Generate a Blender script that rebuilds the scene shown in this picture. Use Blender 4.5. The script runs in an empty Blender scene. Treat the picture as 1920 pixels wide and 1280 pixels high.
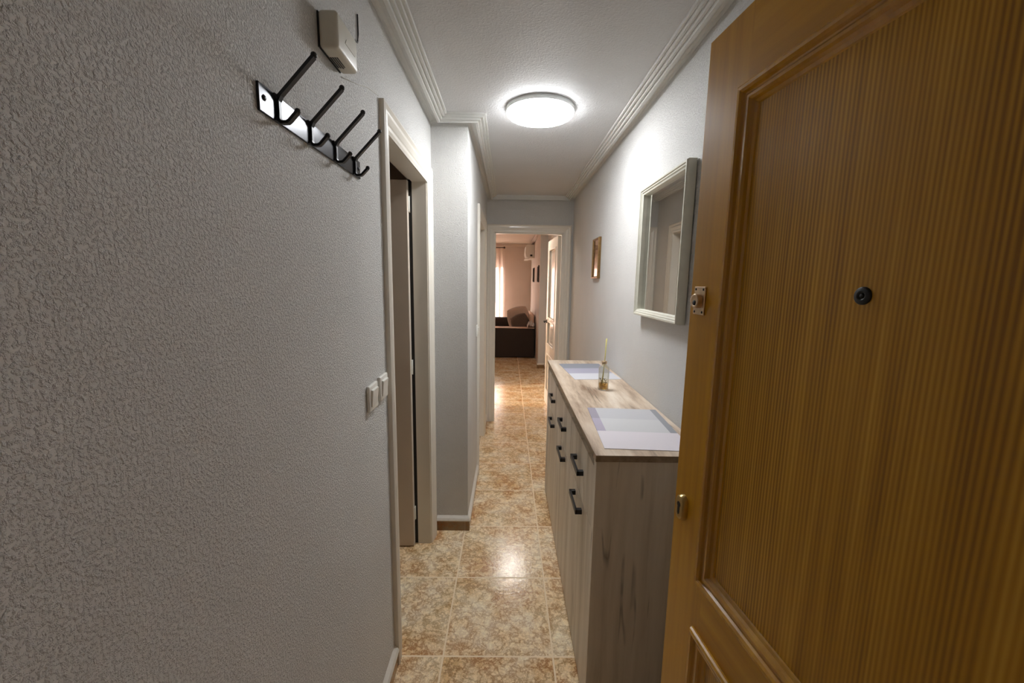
import bpy, bmesh, math, random
from mathutils import Vector, Matrix
random.seed(7)
S = bpy.context.scene
COL = S.collection
PI = math.pi

# ------------------------------------------------------------------ materials
def srgb(r, g, b):
    def f(c):
        c /= 255.0
        return c/12.92 if c <= .04045 else ((c+.055)/1.055)**2.4
    return (f(r), f(g), f(b), 1)

def new_mat(name):
    m = bpy.data.materials.new(name); m.use_nodes = True
    nt = m.node_tree
    return m, nt, nt.nodes['Principled BSDF'], nt.nodes, nt.links

def simple(name, col, rough=.5, metal=0, coat=0, noise=0, nscale=60, bump=0, spec=.5, bscale=None, bdist=.001):
    m, nt, p, N, L = new_mat(name)
    p.inputs['Base Color'].default_value = col
    p.inputs['Roughness'].default_value = rough
    p.inputs['Metallic'].default_value = metal
    p.inputs['Coat Weight'].default_value = coat
    p.inputs['Specular IOR Level'].default_value = spec
    tc = N.new('ShaderNodeTexCoord')
    no = N.new('ShaderNodeTexNoise'); no.inputs['Scale'].default_value = nscale; no.inputs['Detail'].default_value = 4
    L.new(tc.outputs['Object'], no.inputs['Vector'])
    mr = N.new('ShaderNodeMapRange'); mr.inputs[1].default_value = .3; mr.inputs[2].default_value = .7
    mr.inputs[3].default_value = 1-noise; mr.inputs[4].default_value = 1+noise
    L.new(no.outputs['Fac'], mr.inputs[0])
    mx = N.new('ShaderNodeVectorMath'); mx.operation = 'SCALE'
    mx.inputs[0].default_value = col[:3]; L.new(mr.outputs[0], mx.inputs['Scale'])
    L.new(mx.outputs[0], p.inputs['Base Color'])
    if bump:
        n2 = N.new('ShaderNodeTexNoise'); n2.inputs['Scale'].default_value = bscale or nscale*3; n2.inputs['Detail'].default_value = 5
        L.new(tc.outputs['Object'], n2.inputs['Vector'])
        b = N.new('ShaderNodeBump'); b.inputs['Strength'].default_value = bump; b.inputs['Distance'].default_value = bdist
        L.new(n2.outputs['Fac'], b.inputs['Height']); L.new(b.outputs[0], p.inputs['Normal'])
    return m

def stucco(name, col, scale=210, dist=.0031, strength=1.0):
    """painted grainy plaster"""
    m, nt, p, N, L = new_mat(name)
    p.inputs['Roughness'].default_value = .62
    p.inputs['Specular IOR Level'].default_value = .35
    g = N.new('ShaderNodeNewGeometry')
    big = N.new('ShaderNodeTexNoise'); big.inputs['Scale'].default_value = 2.2; big.inputs['Detail'].default_value = 3
    L.new(g.outputs['Position'], big.inputs['Vector'])
    n1 = N.new('ShaderNodeTexNoise'); n1.inputs['Scale'].default_value = scale; n1.inputs['Detail'].default_value = 3; n1.inputs['Roughness'].default_value = .6
    L.new(g.outputs['Position'], n1.inputs['Vector'])
    n3 = N.new('ShaderNodeTexNoise'); n3.inputs['Scale'].default_value = scale*.38; n3.inputs['Detail'].default_value = 2
    L.new(g.outputs['Position'], n3.inputs['Vector'])
    mr = N.new('ShaderNodeMapRange'); mr.inputs[1].default_value = .46; mr.inputs[2].default_value = .74
    L.new(n1.outputs['Fac'], mr.inputs[0])
    vm = N.new('ShaderNodeMath'); vm.operation = 'MULTIPLY_ADD'; vm.inputs[1].default_value = .5
    L.new(n3.outputs['Fac'], vm.inputs[0]); L.new(mr.outputs[0], vm.inputs[2])
    b = N.new('ShaderNodeBump'); b.inputs['Strength'].default_value = strength; b.inputs['Distance'].default_value = dist
    L.new(vm.outputs[0], b.inputs['Height']); L.new(b.outputs[0], p.inputs['Normal'])
    m2 = N.new('ShaderNodeMapRange'); m2.inputs[1].default_value = .3; m2.inputs[2].default_value = .7
    m2.inputs[3].default_value = .96; m2.inputs[4].default_value = 1.03
    L.new(big.outputs['Fac'], m2.inputs[0])
    sc = N.new('ShaderNodeVectorMath'); sc.operation = 'SCALE'; sc.inputs[0].default_value = col[:3]
    L.new(m2.outputs[0], sc.inputs['Scale']); L.new(sc.outputs[0], p.inputs['Base Color'])
    return m

def tile_mat(name, dark=False):
    m, nt, p, N, L = new_mat(name)
    g = N.new('ShaderNodeNewGeometry')
    sep = N.new('ShaderNodeSeparateXYZ'); L.new(g.outputs['Position'], sep.inputs[0])
    T = .4585
    def math_(op, a, b=None, c=None):
        n = N.new('ShaderNodeMath'); n.operation = op
        for i, v in enumerate((a, b, c)):
            if v is None: continue
            if isinstance(v, (int, float)): n.inputs[i].default_value = v
            else: L.new(v, n.inputs[i])
        return n.outputs[0]
    def grid(out, off):
        u = math_('DIVIDE', math_('SUBTRACT', out, off), T)
        fr = math_('FRACT', u); fl = math_('FLOOR', u)
        d = math_('ABSOLUTE', math_('SUBTRACT', fr, .5))      # .5 at joint
        return d, fl
    dx, ix = grid(sep.outputs[0], -.2505)
    dy, iy = grid(sep.outputs[1], 1.495)
    dd = math_('MAXIMUM', dx, dy)
    jm = N.new('ShaderNodeMapRange'); jm.inputs[1].default_value = .5-.0034/T*1.3; jm.inputs[2].default_value = .5-.0034/T*.8
    L.new(dd, jm.inputs[0])
    # offset pattern per tile
    cmb = N.new('ShaderNodeCombineXYZ'); L.new(ix, cmb.inputs[0]); L.new(iy, cmb.inputs[1])
    wn = N.new('ShaderNodeTexWhiteNoise'); L.new(cmb.outputs[0], wn.inputs['Vector'])
    sc = N.new('ShaderNodeVectorMath'); sc.operation = 'SCALE'; sc.inputs['Scale'].default_value = 7
    L.new(wn.outputs['Color'], sc.inputs[0])
    ad = N.new('ShaderNodeVectorMath'); ad.operation = 'ADD'
    L.new(g.outputs['Position'], ad.inputs[0]); L.new(sc.outputs[0], ad.inputs[1])
    # warp
    wp = N.new('ShaderNodeTexNoise'); wp.inputs['Scale'].default_value = 9; wp.inputs['Detail'].default_value = 4
    L.new(ad.outputs[0], wp.inputs['Vector'])
    ws = N.new('ShaderNodeVectorMath'); ws.operation = 'SCALE'; ws.inputs['Scale'].default_value = .05
    L.new(wp.outputs['Color'], ws.inputs[0])
    a2 = N.new('ShaderNodeVectorMath'); a2.operation = 'ADD'
    L.new(ad.outputs[0], a2.inputs[0]); L.new(ws.outputs[0], a2.inputs[1])
    # vein networks
    def vein(scale, det, w0, w1):
        n = N.new('ShaderNodeTexNoise'); n.inputs['Scale'].default_value = scale; n.inputs['Detail'].default_value = det
        n.inputs['Roughness'].default_value = .70
        L.new(a2.outputs[0], n.inputs['Vector'])
        r = math_('ABSOLUTE', math_('SUBTRACT', n.outputs['Fac'], .5))
        q = N.new('ShaderNodeMapRange'); q.inputs[1].default_value = w0; q.inputs[2].default_value = w1
        q.inputs[3].default_value = 1; q.inputs[4].default_value = 0
        L.new(r, q.inputs[0]); return q.outputs[0]
    v1 = vein(16, 9, .0, .06)
    v2 = vein(38, 5, .0, .07)
    cl = N.new('ShaderNodeTexNoise'); cl.inputs['Scale'].default_value = 6; cl.inputs['Detail'].default_value = 6; cl.inputs['Roughness'].default_value = .65
    L.new(ad.outputs[0], cl.inputs['Vector'])
    ramp = N.new('ShaderNodeValToRGB'); e = ramp.color_ramp.elements
    if dark:
        e[0].position = .35; e[0].color = srgb(120, 98, 70); e[1].position = .68; e[1].color = srgb(165, 140, 105)
    else:
        e[0].position = .34; e[0].color = srgb(232, 194, 142)
        e[1].position = .66; e[1].color = srgb(255, 242, 212)
        x = ramp.color_ramp.elements.new(.5); x.color = srgb(250, 226, 184)
    L.new(cl.outputs['Fac'], ramp.inputs[0])
    vc = N.new('ShaderNodeMix'); vc.data_type = 'RGBA'
    vc.inputs['A'].default_value = srgb(156, 96, 46); vc.inputs['B'].default_value = srgb(150, 110, 64)
    c2 = N.new('ShaderNodeTexNoise'); c2.inputs['Scale'].default_value = 4; L.new(a2.outputs[0], c2.inputs['Vector'])
    cm = N.new('ShaderNodeMapRange'); cm.inputs[1].default_value = .42; cm.inputs[2].default_value = .58; L.new(c2.outputs['Fac'], cm.inputs[0])
    L.new(cm.outputs[0], vc.inputs['Factor'])
    # vein strength modulated by cloud
    mod = N.new('ShaderNodeMapRange'); mod.inputs[1].default_value = .35; mod.inputs[2].default_value = .62
    mod.inputs[3].default_value = 1; mod.inputs[4].default_value = .6
    L.new(cl.outputs['Fac'], mod.inputs[0])
    vt = math_('MULTIPLY', math_('MAXIMUM', math_('MULTIPLY', v1, 1.0), math_('MULTIPLY', v2, .5)), mod.outputs[0])
    mx = N.new('ShaderNodeMix'); mx.data_type = 'RGBA'
    L.new(vt, mx.inputs['Factor']); L.new(ramp.outputs[0], mx.inputs['A']); L.new(vc.outputs['Result'], mx.inputs['B'])
    gx = N.new('ShaderNodeMix'); gx.data_type = 'RGBA'; gx.inputs['B'].default_value = srgb(240, 218, 184)
    if dark: L.new(mx.outputs['Result'], p.inputs['Base Color'])
    else:
        L.new(jm.outputs[0], gx.inputs['Factor']); L.new(mx.outputs['Result'], gx.inputs['A'])
        L.new(gx.outputs['Result'], p.inputs['Base Color'])
    rr = N.new('ShaderNodeMapRange'); rr.inputs[3].default_value = .17; rr.inputs[4].default_value = .55
    L.new(jm.outputs[0], rr.inputs[0]); L.new(rr.outputs[0], p.inputs['Roughness'])
    bn = N.new('ShaderNodeTexNoise'); bn.inputs['Scale'].default_value = 70; bn.inputs['Detail'].default_value = 3
    L.new(g.outputs['Position'], bn.inputs['Vector'])
    hh = math_('SUBTRACT', math_('MULTIPLY', bn.outputs['Fac'], .5), math_('MULTIPLY', jm.outputs[0], .8 if not dark else 0))
    b = N.new('ShaderNodeBump'); b.inputs['Strength'].default_value = .55; b.inputs['Distance'].default_value = .0016
    L.new(hh, b.inputs['Height']); L.new(b.outputs[0], p.inputs['Normal'])
    return m

def wood(name, cols, axis='Z', fine=26, stretch=.06, rough=.5, coat=0, ring=0, cracks=0, rand=True, bump=.1, ringdir='X'):
    """grain runs along local `axis`; cols = three colours dark..light"""
    m, nt, p, N, L = new_mat(name)
    p.inputs['Roughness'].default_value = rough
    p.inputs['Coat Weight'].default_value = coat; p.inputs['Coat Roughness'].default_value = .15
    p.inputs['Specular IOR Level'].default_value = .38
    tc = N.new('ShaderNodeTexCoord')
    oi = N.new('ShaderNodeObjectInfo')
    off = N.new('ShaderNodeMath'); off.operation = 'MULTIPLY'; off.inputs[1].default_value = 13.7 if rand else 0
    L.new(oi.outputs['Random'], off.inputs[0])
    cmb = N.new('ShaderNodeCombineXYZ')
    for i in range(3): L.new(off.outputs[0], cmb.inputs[i])
    ad = N.new('ShaderNodeVectorMath'); ad.operation = 'ADD'
    L.new(tc.outputs['Object'], ad.inputs[0]); L.new(cmb.outputs[0], ad.inputs[1])
    mp = N.new('ShaderNodeMapping')
    s = {'X': (stretch, 1, 1), 'Y': (1, stretch, 1), 'Z': (1, 1, stretch)}[axis]
    mp.inputs['Scale'].default_value = s
    L.new(ad.outputs[0], mp.inputs['Vector'])
    # gentle waviness
    w = N.new('ShaderNodeTexNoise'); w.inputs['Scale'].default_value = 3; w.inputs['Detail'].default_value = 1
    L.new(mp.outputs[0], w.inputs['Vector'])
    ws = N.new('ShaderNodeVectorMath'); ws.operation = 'SCALE'; ws.inputs['Scale'].default_value = .10
    L.new(w.outputs['Color'], ws.inputs[0])
    a2 = N.new('ShaderNodeVectorMath'); a2.operation = 'ADD'
    L.new(mp.outputs[0], a2.inputs[0]); L.new(ws.outputs[0], a2.inputs[1])
    n = N.new('ShaderNodeTexNoise'); n.inputs['Scale'].default_value = fine; n.inputs['Detail'].default_value = 6; n.inputs['Roughness'].default_value = .6
    L.new(a2.outputs[0], n.inputs['Vector'])
    fac = n.outputs['Fac']
    if ring:
        wv = N.new('ShaderNodeTexWave'); wv.wave_type = 'BANDS'; wv.bands_direction = ringdir
        wv.wave_profile = 'SIN'
        wv.inputs['Scale'].default_value = ring; wv.inputs['Distortion'].default_value = 3.2
        wv.inputs['Detail'].default_value = 2; wv.inputs['Detail Scale'].default_value = .9
        L.new(a2.outputs[0], wv.inputs['Vector'])
        # band density varies over the board
        am = N.new('ShaderNodeTexNoise'); am.inputs['Scale'].default_value = 6; L.new(mp.outputs[0], am.inputs['Vector'])
        amr = N.new('ShaderNodeMapRange'); amr.inputs[1].default_value = .35; amr.inputs[2].default_value = .65
        amr.inputs[3].default_value = .0; amr.inputs[4].default_value = .34
        L.new(am.outputs['Fac'], amr.inputs[0])
        mm = N.new('ShaderNodeMix'); mm.data_type = 'FLOAT'
        L.new(amr.outputs[0], mm.inputs['Factor']); L.new(fac, mm.inputs['A']); L.new(wv.outputs['Fac'], mm.inputs['B'])
        fac = mm.outputs['Result']
    r = N.new('ShaderNodeValToRGB'); e = r.color_ramp.elements
    e[0].position = .28; e[0].color = cols[0]; e[1].position = .74; e[1].color = cols[2]
    x = e.new(.5); x.color = cols[1]
    L.new(fac, r.inputs[0])
    out = r.outputs[0]
    if cracks:
        mp2 = N.new('ShaderNodeMapping'); s2 = {'X': (.07, 1, 1), 'Y': (1, .07, 1), 'Z': (1, 1, .07)}[axis]
        mp2.inputs['Scale'].default_value = s2; L.new(ad.outputs[0], mp2.inputs['Vector'])
        c = N.new('ShaderNodeTexNoise'); c.inputs['Scale'].default_value = 9; c.inputs['Detail'].default_value = 2
        L.new(mp2.outputs[0], c.inputs['Vector'])
        q = N.new('ShaderNodeMath'); q.operation = 'SUBTRACT'; q.inputs[1].default_value = .5; L.new(c.outputs['Fac'], q.inputs[0])
        q2 = N.new('ShaderNodeMath'); q2.operation = 'ABSOLUTE'; L.new(q.outputs[0], q2.inputs[0])
        q3 = N.new('ShaderNodeMapRange'); q3.inputs[1].default_value = 0; q3.inputs[2].default_value = .011
        q3.inputs[3].default_value = 1; q3.inputs[4].default_value = 0; L.new(q2.outputs[0], q3.inputs[0])
        gt = N.new('ShaderNodeTexNoise'); gt.inputs['Scale'].default_value = 5.5; L.new(ad.outputs[0], gt.inputs['Vector'])
        g2 = N.new('ShaderNodeMapRange'); g2.inputs[1].default_value = .55; g2.inputs[2].default_value = .66
        g2.inputs[4].default_value = cracks; L.new(gt.outputs['Fac'], g2.inputs[0])
        q4 = N.new('ShaderNodeMath'); q4.operation = 'MULTIPLY'; L.new(q3.outputs[0], q4.inputs[0]); L.new(g2.outputs[0], q4.inputs[1])
        mx = N.new('ShaderNodeMix'); mx.data_type = 'RGBA'; mx.inputs['B'].default_value = srgb(74, 64, 50)
        L.new(q4.outputs[0], mx.inputs['Factor']); L.new(out, mx.inputs['A']); out = mx.outputs['Result']
    L.new(out, p.inputs['Base Color'])
    b = N.new('ShaderNodeBump'); b.inputs['Strength'].default_value = bump; b.inputs['Distance'].default_value = .0006
    L.new(fac, b.inputs['Height']); L.new(b.outputs[0], p.inputs['Normal'])
    return m

def emit(name, col, strength):
    m = bpy.data.materials.new(name); m.use_nodes = True
    nt = m.node_tree; nt.nodes.clear()
    o = nt.nodes.new('ShaderNodeOutputMaterial'); e = nt.nodes.new('ShaderNodeEmission')
    e.inputs[0].default_value = col; e.inputs[1].default_value = strength
    nt.links.new(e.outputs[0], o.inputs[0]); return m

def glass(name, col=(1, 1, 1, 1), rough=0.0, ior=1.45):
    m, nt, p, N, L = new_mat(name)
    p.inputs['Base Color'].default_value = col; p.inputs['Roughness'].default_value = rough
    p.inputs['Transmission Weight'].default_value = 1; p.inputs['IOR'].default_value = ior
    return m

def sheer(name, col, trans):
    m = bpy.data.materials.new(name); m.use_nodes = True
    nt = m.node_tree; nt.nodes.clear(); N = nt.nodes; L = nt.links
    o = N.new('ShaderNodeOutputMaterial')
    d = N.new('ShaderNodeBsdfDiffuse'); d.inputs[0].default_value = col
    t = N.new('ShaderNodeBsdfTranslucent'); t.inputs[0].default_value = col
    a = N.new('ShaderNodeMixShader'); a.inputs[0].default_value = .6; L.new(d.outputs[0], a.inputs[1]); L.new(t.outputs[0], a.inputs[2])
    tr = N.new('ShaderNodeBsdfTransparent')
    b = N.new('ShaderNodeMixShader'); b.inputs[0].default_value = trans
    L.new(a.outputs[0], b.inputs[1]); L.new(tr.outputs[0], b.inputs[2]); L.new(b.outputs[0], o.inputs[0])
    return m

M = {}
M['wall'] = stucco('plaster_grey', srgb(220, 219, 216))
M['ceil'] = stucco('ceiling_plaster', srgb(202, 202, 202), scale=110, dist=.002, strength=.6)
M['salmon'] = simple('salmon_plaster', srgb(206, 194, 184), .8, bump=.3, bscale=80, bdist=.002, noise=.03, nscale=3)
M['dimwall'] = simple('room_plaster', srgb(196, 184, 172), .8, noise=.03, nscale=3)
M['mould'] = simple('cornice_white', srgb(212, 212, 208), .5, noise=.02)
M['cap'] = simple('skirting_white', srgb(220, 215, 205), .45, noise=.05)
M['lacquer'] = simple('white_lacquer', srgb(226, 220, 208), .32, noise=.015, nscale=8, coat=.15)
M['leafpaint'] = simple('door_leaf_paint', srgb(214, 200, 184), .35, noise=.02, nscale=6)
M['tile'] = tile_mat('marbled_floor_tile')
M['tiledark'] = tile_mat('marbled_skirting_tile', True)
oak = (srgb(166, 116, 8), srgb(190, 136, 18), srgb(206, 154, 36))
M['oakV'] = wood('honey_oak_vertical', oak, 'Z', fine=30, stretch=.03, rough=.32, coat=.06, ring=0, rand=True, bump=.05)
M['oakM'] = wood('honey_oak_moulding', oak, 'Z', fine=30, stretch=.03, rough=.2, coat=.7, ring=0, rand=False, bump=.03)
M['oakH'] = wood('honey_oak_horizontal', oak, 'X', fine=30, stretch=.03, rough=.32, coat=.06, rand=True, bump=.05)
M['oakP'] = wood('honey_oak_panel', (srgb(146, 98, 4), srgb(184, 132, 16), srgb(212, 162, 50)), 'Z', fine=38, stretch=.035, rough=.32, coat=.06, ring=44, rand=False, bump=.05)
pale = (srgb(176, 162, 142), srgb(214, 203, 186), srgb(233, 224, 210))
M['paleV'] = wood('pale_rustic_oak', pale, 'Z', fine=14, stretch=.07, rough=.45, cracks=.55, bump=.1)
M['paleT'] = wood('pale_rustic_oak_top', (srgb(134, 108, 86), srgb(204, 184, 162), srgb(234, 222, 206)), 'Y', fine=16, stretch=.13, rough=.4, cracks=.9, bump=.1)
M['brownE'] = wood('brown_edge', (srgb(116, 96, 74), srgb(150, 130, 106), srgb(176, 156, 132)), 'Y', fine=30, stretch=.05, rough=.5)
M['black'] = simple('black_metal', (.008, .008, .009, 1), .38, noise=.1)
M['blackgloss'] = simple('glossy_black_plate', (.05, .05, .055, 1), .22, metal=.75, noise=.05)
M['brass'] = simple('aged_brass', srgb(190, 165, 110), .3, metal=1, noise=.1, nscale=40)
M['nickel'] = simple('worn_nickel_brass', srgb(205, 180, 150), .32, metal=1, noise=.12, nscale=60)
M['plastic'] = simple('white_plastic', srgb(226, 224, 216), .35, noise=.01)
M['oldplastic'] = simple('aged_white_plastic', srgb(206, 202, 188), .4, noise=.03, nscale=12)
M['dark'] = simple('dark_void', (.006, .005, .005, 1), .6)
M['ink'] = simple('dark_ink', (.015, .015, .015, 1), .6)
M['mirror'] = simple('silver_mirror', (.82, .83, .82, 1), .015, metal=1)
M['mframe'] = simple('cream_frame', srgb(210, 208, 194), .4, noise=.05, nscale=20)
M['gold'] = simple('antique_gold', srgb(150, 118, 78), .3, metal=.85, noise=.2, nscale=50)
M['frameDark'] = simple('dark_bronze', srgb(58, 44, 34), .4, noise=.1)
M['glass'] = glass('clear_glass')
def thin(name, col, tr, dif, glossy_rough=.05):
    m = bpy.data.materials.new(name); m.use_nodes = True
    nt = m.node_tree; nt.nodes.clear(); N = nt.nodes; L = nt.links
    o = N.new('ShaderNodeOutputMaterial'); t = N.new('ShaderNodeBsdfTransparent'); t.inputs[0].default_value = col
    g = N.new('ShaderNodeBsdfGlossy'); g.inputs['Roughness'].default_value = glossy_rough
    lw = N.new('ShaderNodeLayerWeight'); fr = N.new('ShaderNodeMath'); fr.operation = 'POWER'; fr.inputs[1].default_value = 3.0; L.new(lw.outputs['Facing'], fr.inputs[0])
    d = N.new('ShaderNodeBsdfDiffuse'); d.inputs[0].default_value = dif
    a = N.new('ShaderNodeMixShader'); a.inputs[0].default_value = tr; L.new(d.outputs[0], a.inputs[1]); L.new(t.outputs[0], a.inputs[2])
    b = N.new('ShaderNodeMixShader'); L.new(fr.outputs[0], b.inputs[0]); L.new(a.outputs[0], b.inputs[1]); L.new(g.outputs[0], b.inputs[2])
    L.new(b.outputs[0], o.inputs[0]); return m
M['bottle'] = thin('bottle_glass', (.96, .96, .93, 1), .90, srgb(230, 228, 214))
M['oil'] = thin('amber_oil', srgb(246, 214, 120), .66, srgb(240, 200, 90))
M['pane'] = thin('door_glass', (.97, .98, .97, 1), .97, srgb(220, 220, 215))
M['frost'] = thin('obscured_door_glass', (.9, .9, .88, 1), .40, srgb(236, 232, 224), .15)
M['amber'] = glass('amber_oil', srgb(240, 200, 90), ior=1.35)
M['reed'] = simple('reed_rattan', srgb(214, 204, 128), .7, noise=.1, nscale=200)
M['sofa'] = simple('brown_sofa_fabric', srgb(48, 40, 34), .9, noise=.12, nscale=90, bump=.4)
M['sofaseat'] = simple('beige_sofa_throw', srgb(206, 180, 160), .9, noise=.06, nscale=60, bump=.4)
M['cushB'] = simple('brown_cushion', srgb(96, 80, 68), .9, noise=.1, nscale=90, bump=.4)
M['cushT'] = simple('taupe_cushion', srgb(186, 166, 150), .9, noise=.08, nscale=90, bump=.4)
M['cushG'] = simple('grey_blanket', srgb(196, 186, 180), .9, noise=.22, nscale=18, bump=.4)
M['curtain'] = sheer('sheer_curtain', srgb(244, 228, 218), .42)
M['alu'] = simple('white_aluminium', srgb(222, 218, 214), .4)
M['facade'] = simple('facade_render', srgb(222, 170, 150), .9, noise=.05, nscale=3)
M['facwin'] = simple('facade_window', srgb(90, 92, 100), .3)
M['lampring'] = simple('lamp_ring_white', srgb(238, 240, 240), .4)
M['lamp'] = emit('led_diffuser', (.955, .975, 1.0, 1), 25.0)
M['lamp2'] = emit('led_diffuser_passage', (1.0, .95, .9, 1), 18.0)
M['lamp3'] = emit('led_diffuser_side_room', (1.0, .80, .60, 1), 230.0)

# ------------------------------------------------------------------ mesh helpers
def BM(): return bmesh.new()

def box(bm, x0, x1, y0, y1, z0, z1, bev=0, seg=2):
    r = bmesh.ops.create_cube(bm, size=1)
    vs = r['verts']
    for v in vs:
        v.co = Vector(((x0+x1)/2 + v.co.x*(x1-x0), (y0+y1)/2 + v.co.y*(y1-y0), (z0+z1)/2 + v.co.z*(z1-z0)))
    if bev:
        es = list({e for v in vs for e in v.link_edges})
        bmesh.ops.bevel(bm, geom=es, offset=bev, segments=seg, profile=.5, affect='EDGES')
    return bm

def prism(bm, poly, h0, h1, plane='XY'):
    """extrude 2-D outline; plane names the two outline axes, third is extruded"""
    def P(a, b, h):
        return {'XY': Vector((a, b, h)), 'XZ': Vector((a, h, b)), 'YZ': Vector((h, a, b))}[plane]
    lo = [bm.verts.new(P(a, b, h0)) for a, b in poly]; hi = [bm.verts.new(P(a, b, h1)) for a, b in poly]
    n = len(poly)
    fs = [bm.faces.new(lo), bm.faces.new(hi)]
    for i in range(n): fs.append(bm.faces.new((lo[i], lo[(i+1) % n], hi[(i+1) % n], hi[i])))
    bmesh.ops.recalc_face_normals(bm, faces=fs)
    return bm

def lathe(bm, prof, seg=32, M4=None):
    """profile (r,z) around local Z"""
    rings = []
    for r, z in prof:
        if r < 1e-6: rings.append([bm.verts.new((0, 0, z))])
        else: rings.append([bm.verts.new((r*math.cos(2*PI*i/seg), r*math.sin(2*PI*i/seg), z)) for i in range(seg)])
    fs = []
    for a, b in zip(rings, rings[1:]):
        for i in range(seg):
            j = (i+1) % seg
            if len(a) == 1 and len(b) == 1: continue
            if len(a) == 1: fs.append(bm.faces.new((a[0], b[i], b[j])))
            elif len(b) == 1: fs.append(bm.faces.new((a[i], a[j], b[0])))
            else: fs.append(bm.faces.new((a[i], a[j], b[j], b[i])))
    for f in fs: f.smooth = True
    bmesh.ops.recalc_face_normals(bm, faces=fs)
    if M4 is not None:
        bmesh.ops.transform(bm, matrix=M4, verts=[v for R in rings for v in R])
    return bm

def tube(bm, pts, r, seg=10, cap=True):
    pts = [Vector(p) for p in pts]
    rs = r if isinstance(r, (list, tuple)) else [r]*len(pts)
    rings = []; up = Vector((0, 0, 1))
    for i, p in enumerate(pts):
        t = (pts[min(i+1, len(pts)-1)] - pts[max(i-1, 0)]).normalized()
        u = up if abs(t.dot(up)) < .95 else Vector((1, 0, 0))
        a = t.cross(u).normalized(); b = a.cross(t).normalized()
        rings.append([bm.verts.new(p + rs[i]*(math.cos(2*PI*k/seg)*a + math.sin(2*PI*k/seg)*b)) for k in range(seg)])
    fs = []
    for A, B in zip(rings, rings[1:]):
        for k in range(seg):
            f = bm.faces.new((A[k], A[(k+1) % seg], B[(k+1) % seg], B[k])); f.smooth = True; fs.append(f)
    if cap: fs.append(bm.faces.new(rings[0])); fs.append(bm.faces.new(rings[-1]))
    bmesh.ops.recalc_face_normals(bm, faces=fs)
    return bm

def ball(bm, c, r, sx=1, sy=1, sz=1, seg=16):
    res = bmesh.ops.create_uvsphere(bm, u_segments=seg, v_segments=seg//2, radius=r)
    for v in res['verts']: v.co = Vector((c[0]+v.co.x*sx, c[1]+v.co.y*sy, c[2]+v.co.z*sz))
    for f in {f for v in res['verts'] for f in v.link_faces}: f.smooth = True
    return bm

def offset_poly(P, d):
    """mitred inward offset of a closed CCW polygon"""
    n = len(P); out = []
    for i in range(n):
        a, b, c = Vector(P[i-1]), Vector(P[i]), Vector(P[(i+1) % n])
        e1 = (b-a).normalized(); e2 = (c-b).normalized()
        n1 = Vector((-e1.y, e1.x)); n2 = Vector((-e2.y, e2.x))
        m = (n1+n2); m = m / (m.length_squared/2 if m.length_squared > 1e-6 else 1)
        out.append(b + m*d)
    return out

def sweep_loop(bm, P, prof, closed=True):
    """prof: list of (inset, z)"""
    rings = []
    for d, z in prof:
        Q = offset_poly(P, d)
        rings.append([bm.verts.new((q.x, q.y, z)) for q in Q])
    n = len(P); fs = []
    for A, B in zip(rings, rings[1:]):
        for i in range(n if closed else n-1):
            j = (i+1) % n
            fs.append(bm.faces.new((A[i], A[j], B[j], B[i])))
    return bm

def sweep_path(bm, P, prof, side=1):
    """open mitred run along 2-D path P, prof (distance from wall, z) closed outline; side=+1 left of travel"""
    n = len(P); rings = []
    for i in range(n):
        b = Vector(P[i])
        e1 = (b-Vector(P[i-1])).normalized() if i > 0 else None
        e2 = (Vector(P[i+1])-b).normalized() if i < n-1 else None
        if e1 is None: e1 = e2
        if e2 is None: e2 = e1
        n1 = Vector((-e1.y, e1.x)); n2 = Vector((-e2.y, e2.x)); m = n1+n2; m = m/(m.length_squared/2)
        rings.append([bm.verts.new((b.x+m.x*d*side, b.y+m.y*d*side, z)) for d, z in prof])
    k = len(prof); fs = []
    for A, B in zip(rings, rings[1:]):
        for i in range(k): fs.append(bm.faces.new((A[i], A[(i+1) % k], B[(i+1) % k], B[i])))
    fs.append(bm.faces.new(rings[0])); fs.append(bm.faces.new(rings[-1]))
    bmesh.ops.recalc_face_normals(bm, faces=fs)
    return bm

def obj(name, bm, mat, parent=None, loc=None, sub=0, smooth=False):
    me = bpy.data.meshes.new(name); bm.to_mesh(me); bm.free()
    o = bpy.data.objects.new(name, me); COL.objects.link(o)
    me.materials.append(M[mat] if isinstance(mat, str) else mat)
    if smooth:
        for p in me.polygons: p.use_smooth = True
    if loc is not None: o.location = loc
    if parent is not None: o.parent = parent
    if sub:
        s = o.modifiers.new('sub', 'SUBSURF'); s.levels = sub; s.render_levels = sub
    return o

def empty(name, loc=(0, 0, 0), rz=0):
    o = bpy.data.objects.new(name, None); COL.objects.link(o)
    o.location = loc; o.rotation_euler = (0, 0, rz); o.empty_display_size = .1
    return o

def tag(o, label=None, cat=None, group=None, kind=None):
    if label: o['label'] = label
    if cat: o['category'] = cat
    if group: o['group'] = group
    if kind: o['kind'] = kind
    return o

def struct(name, bm, mat, label, cat):
    o = obj(name, bm, mat); return tag(o, label, cat, kind='structure')

# ------------------------------------------------------------------ dimensions
XL, XR, XP = -.438, .672, -.235          # near left wall, right wall, narrow left wall
YP, YE, YF = 2.375, 4.40, .07            # pier face, end wall, entrance wall inner face
ZC, ZL = 2.42, 2.50                      # hall / living ceilings
XLR = .575                               # living room right wall
YB = 10.6                                # living room back wall

# ------------------------------------------------------------------ room shell
b = BM(); box(b, -4.2, 1.0, -1.9, 12.2, -.1, 0)
struct('floor', b, 'tile', 'beige and brown marbled ceramic tile floor running down the hallway', 'floor')

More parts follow.
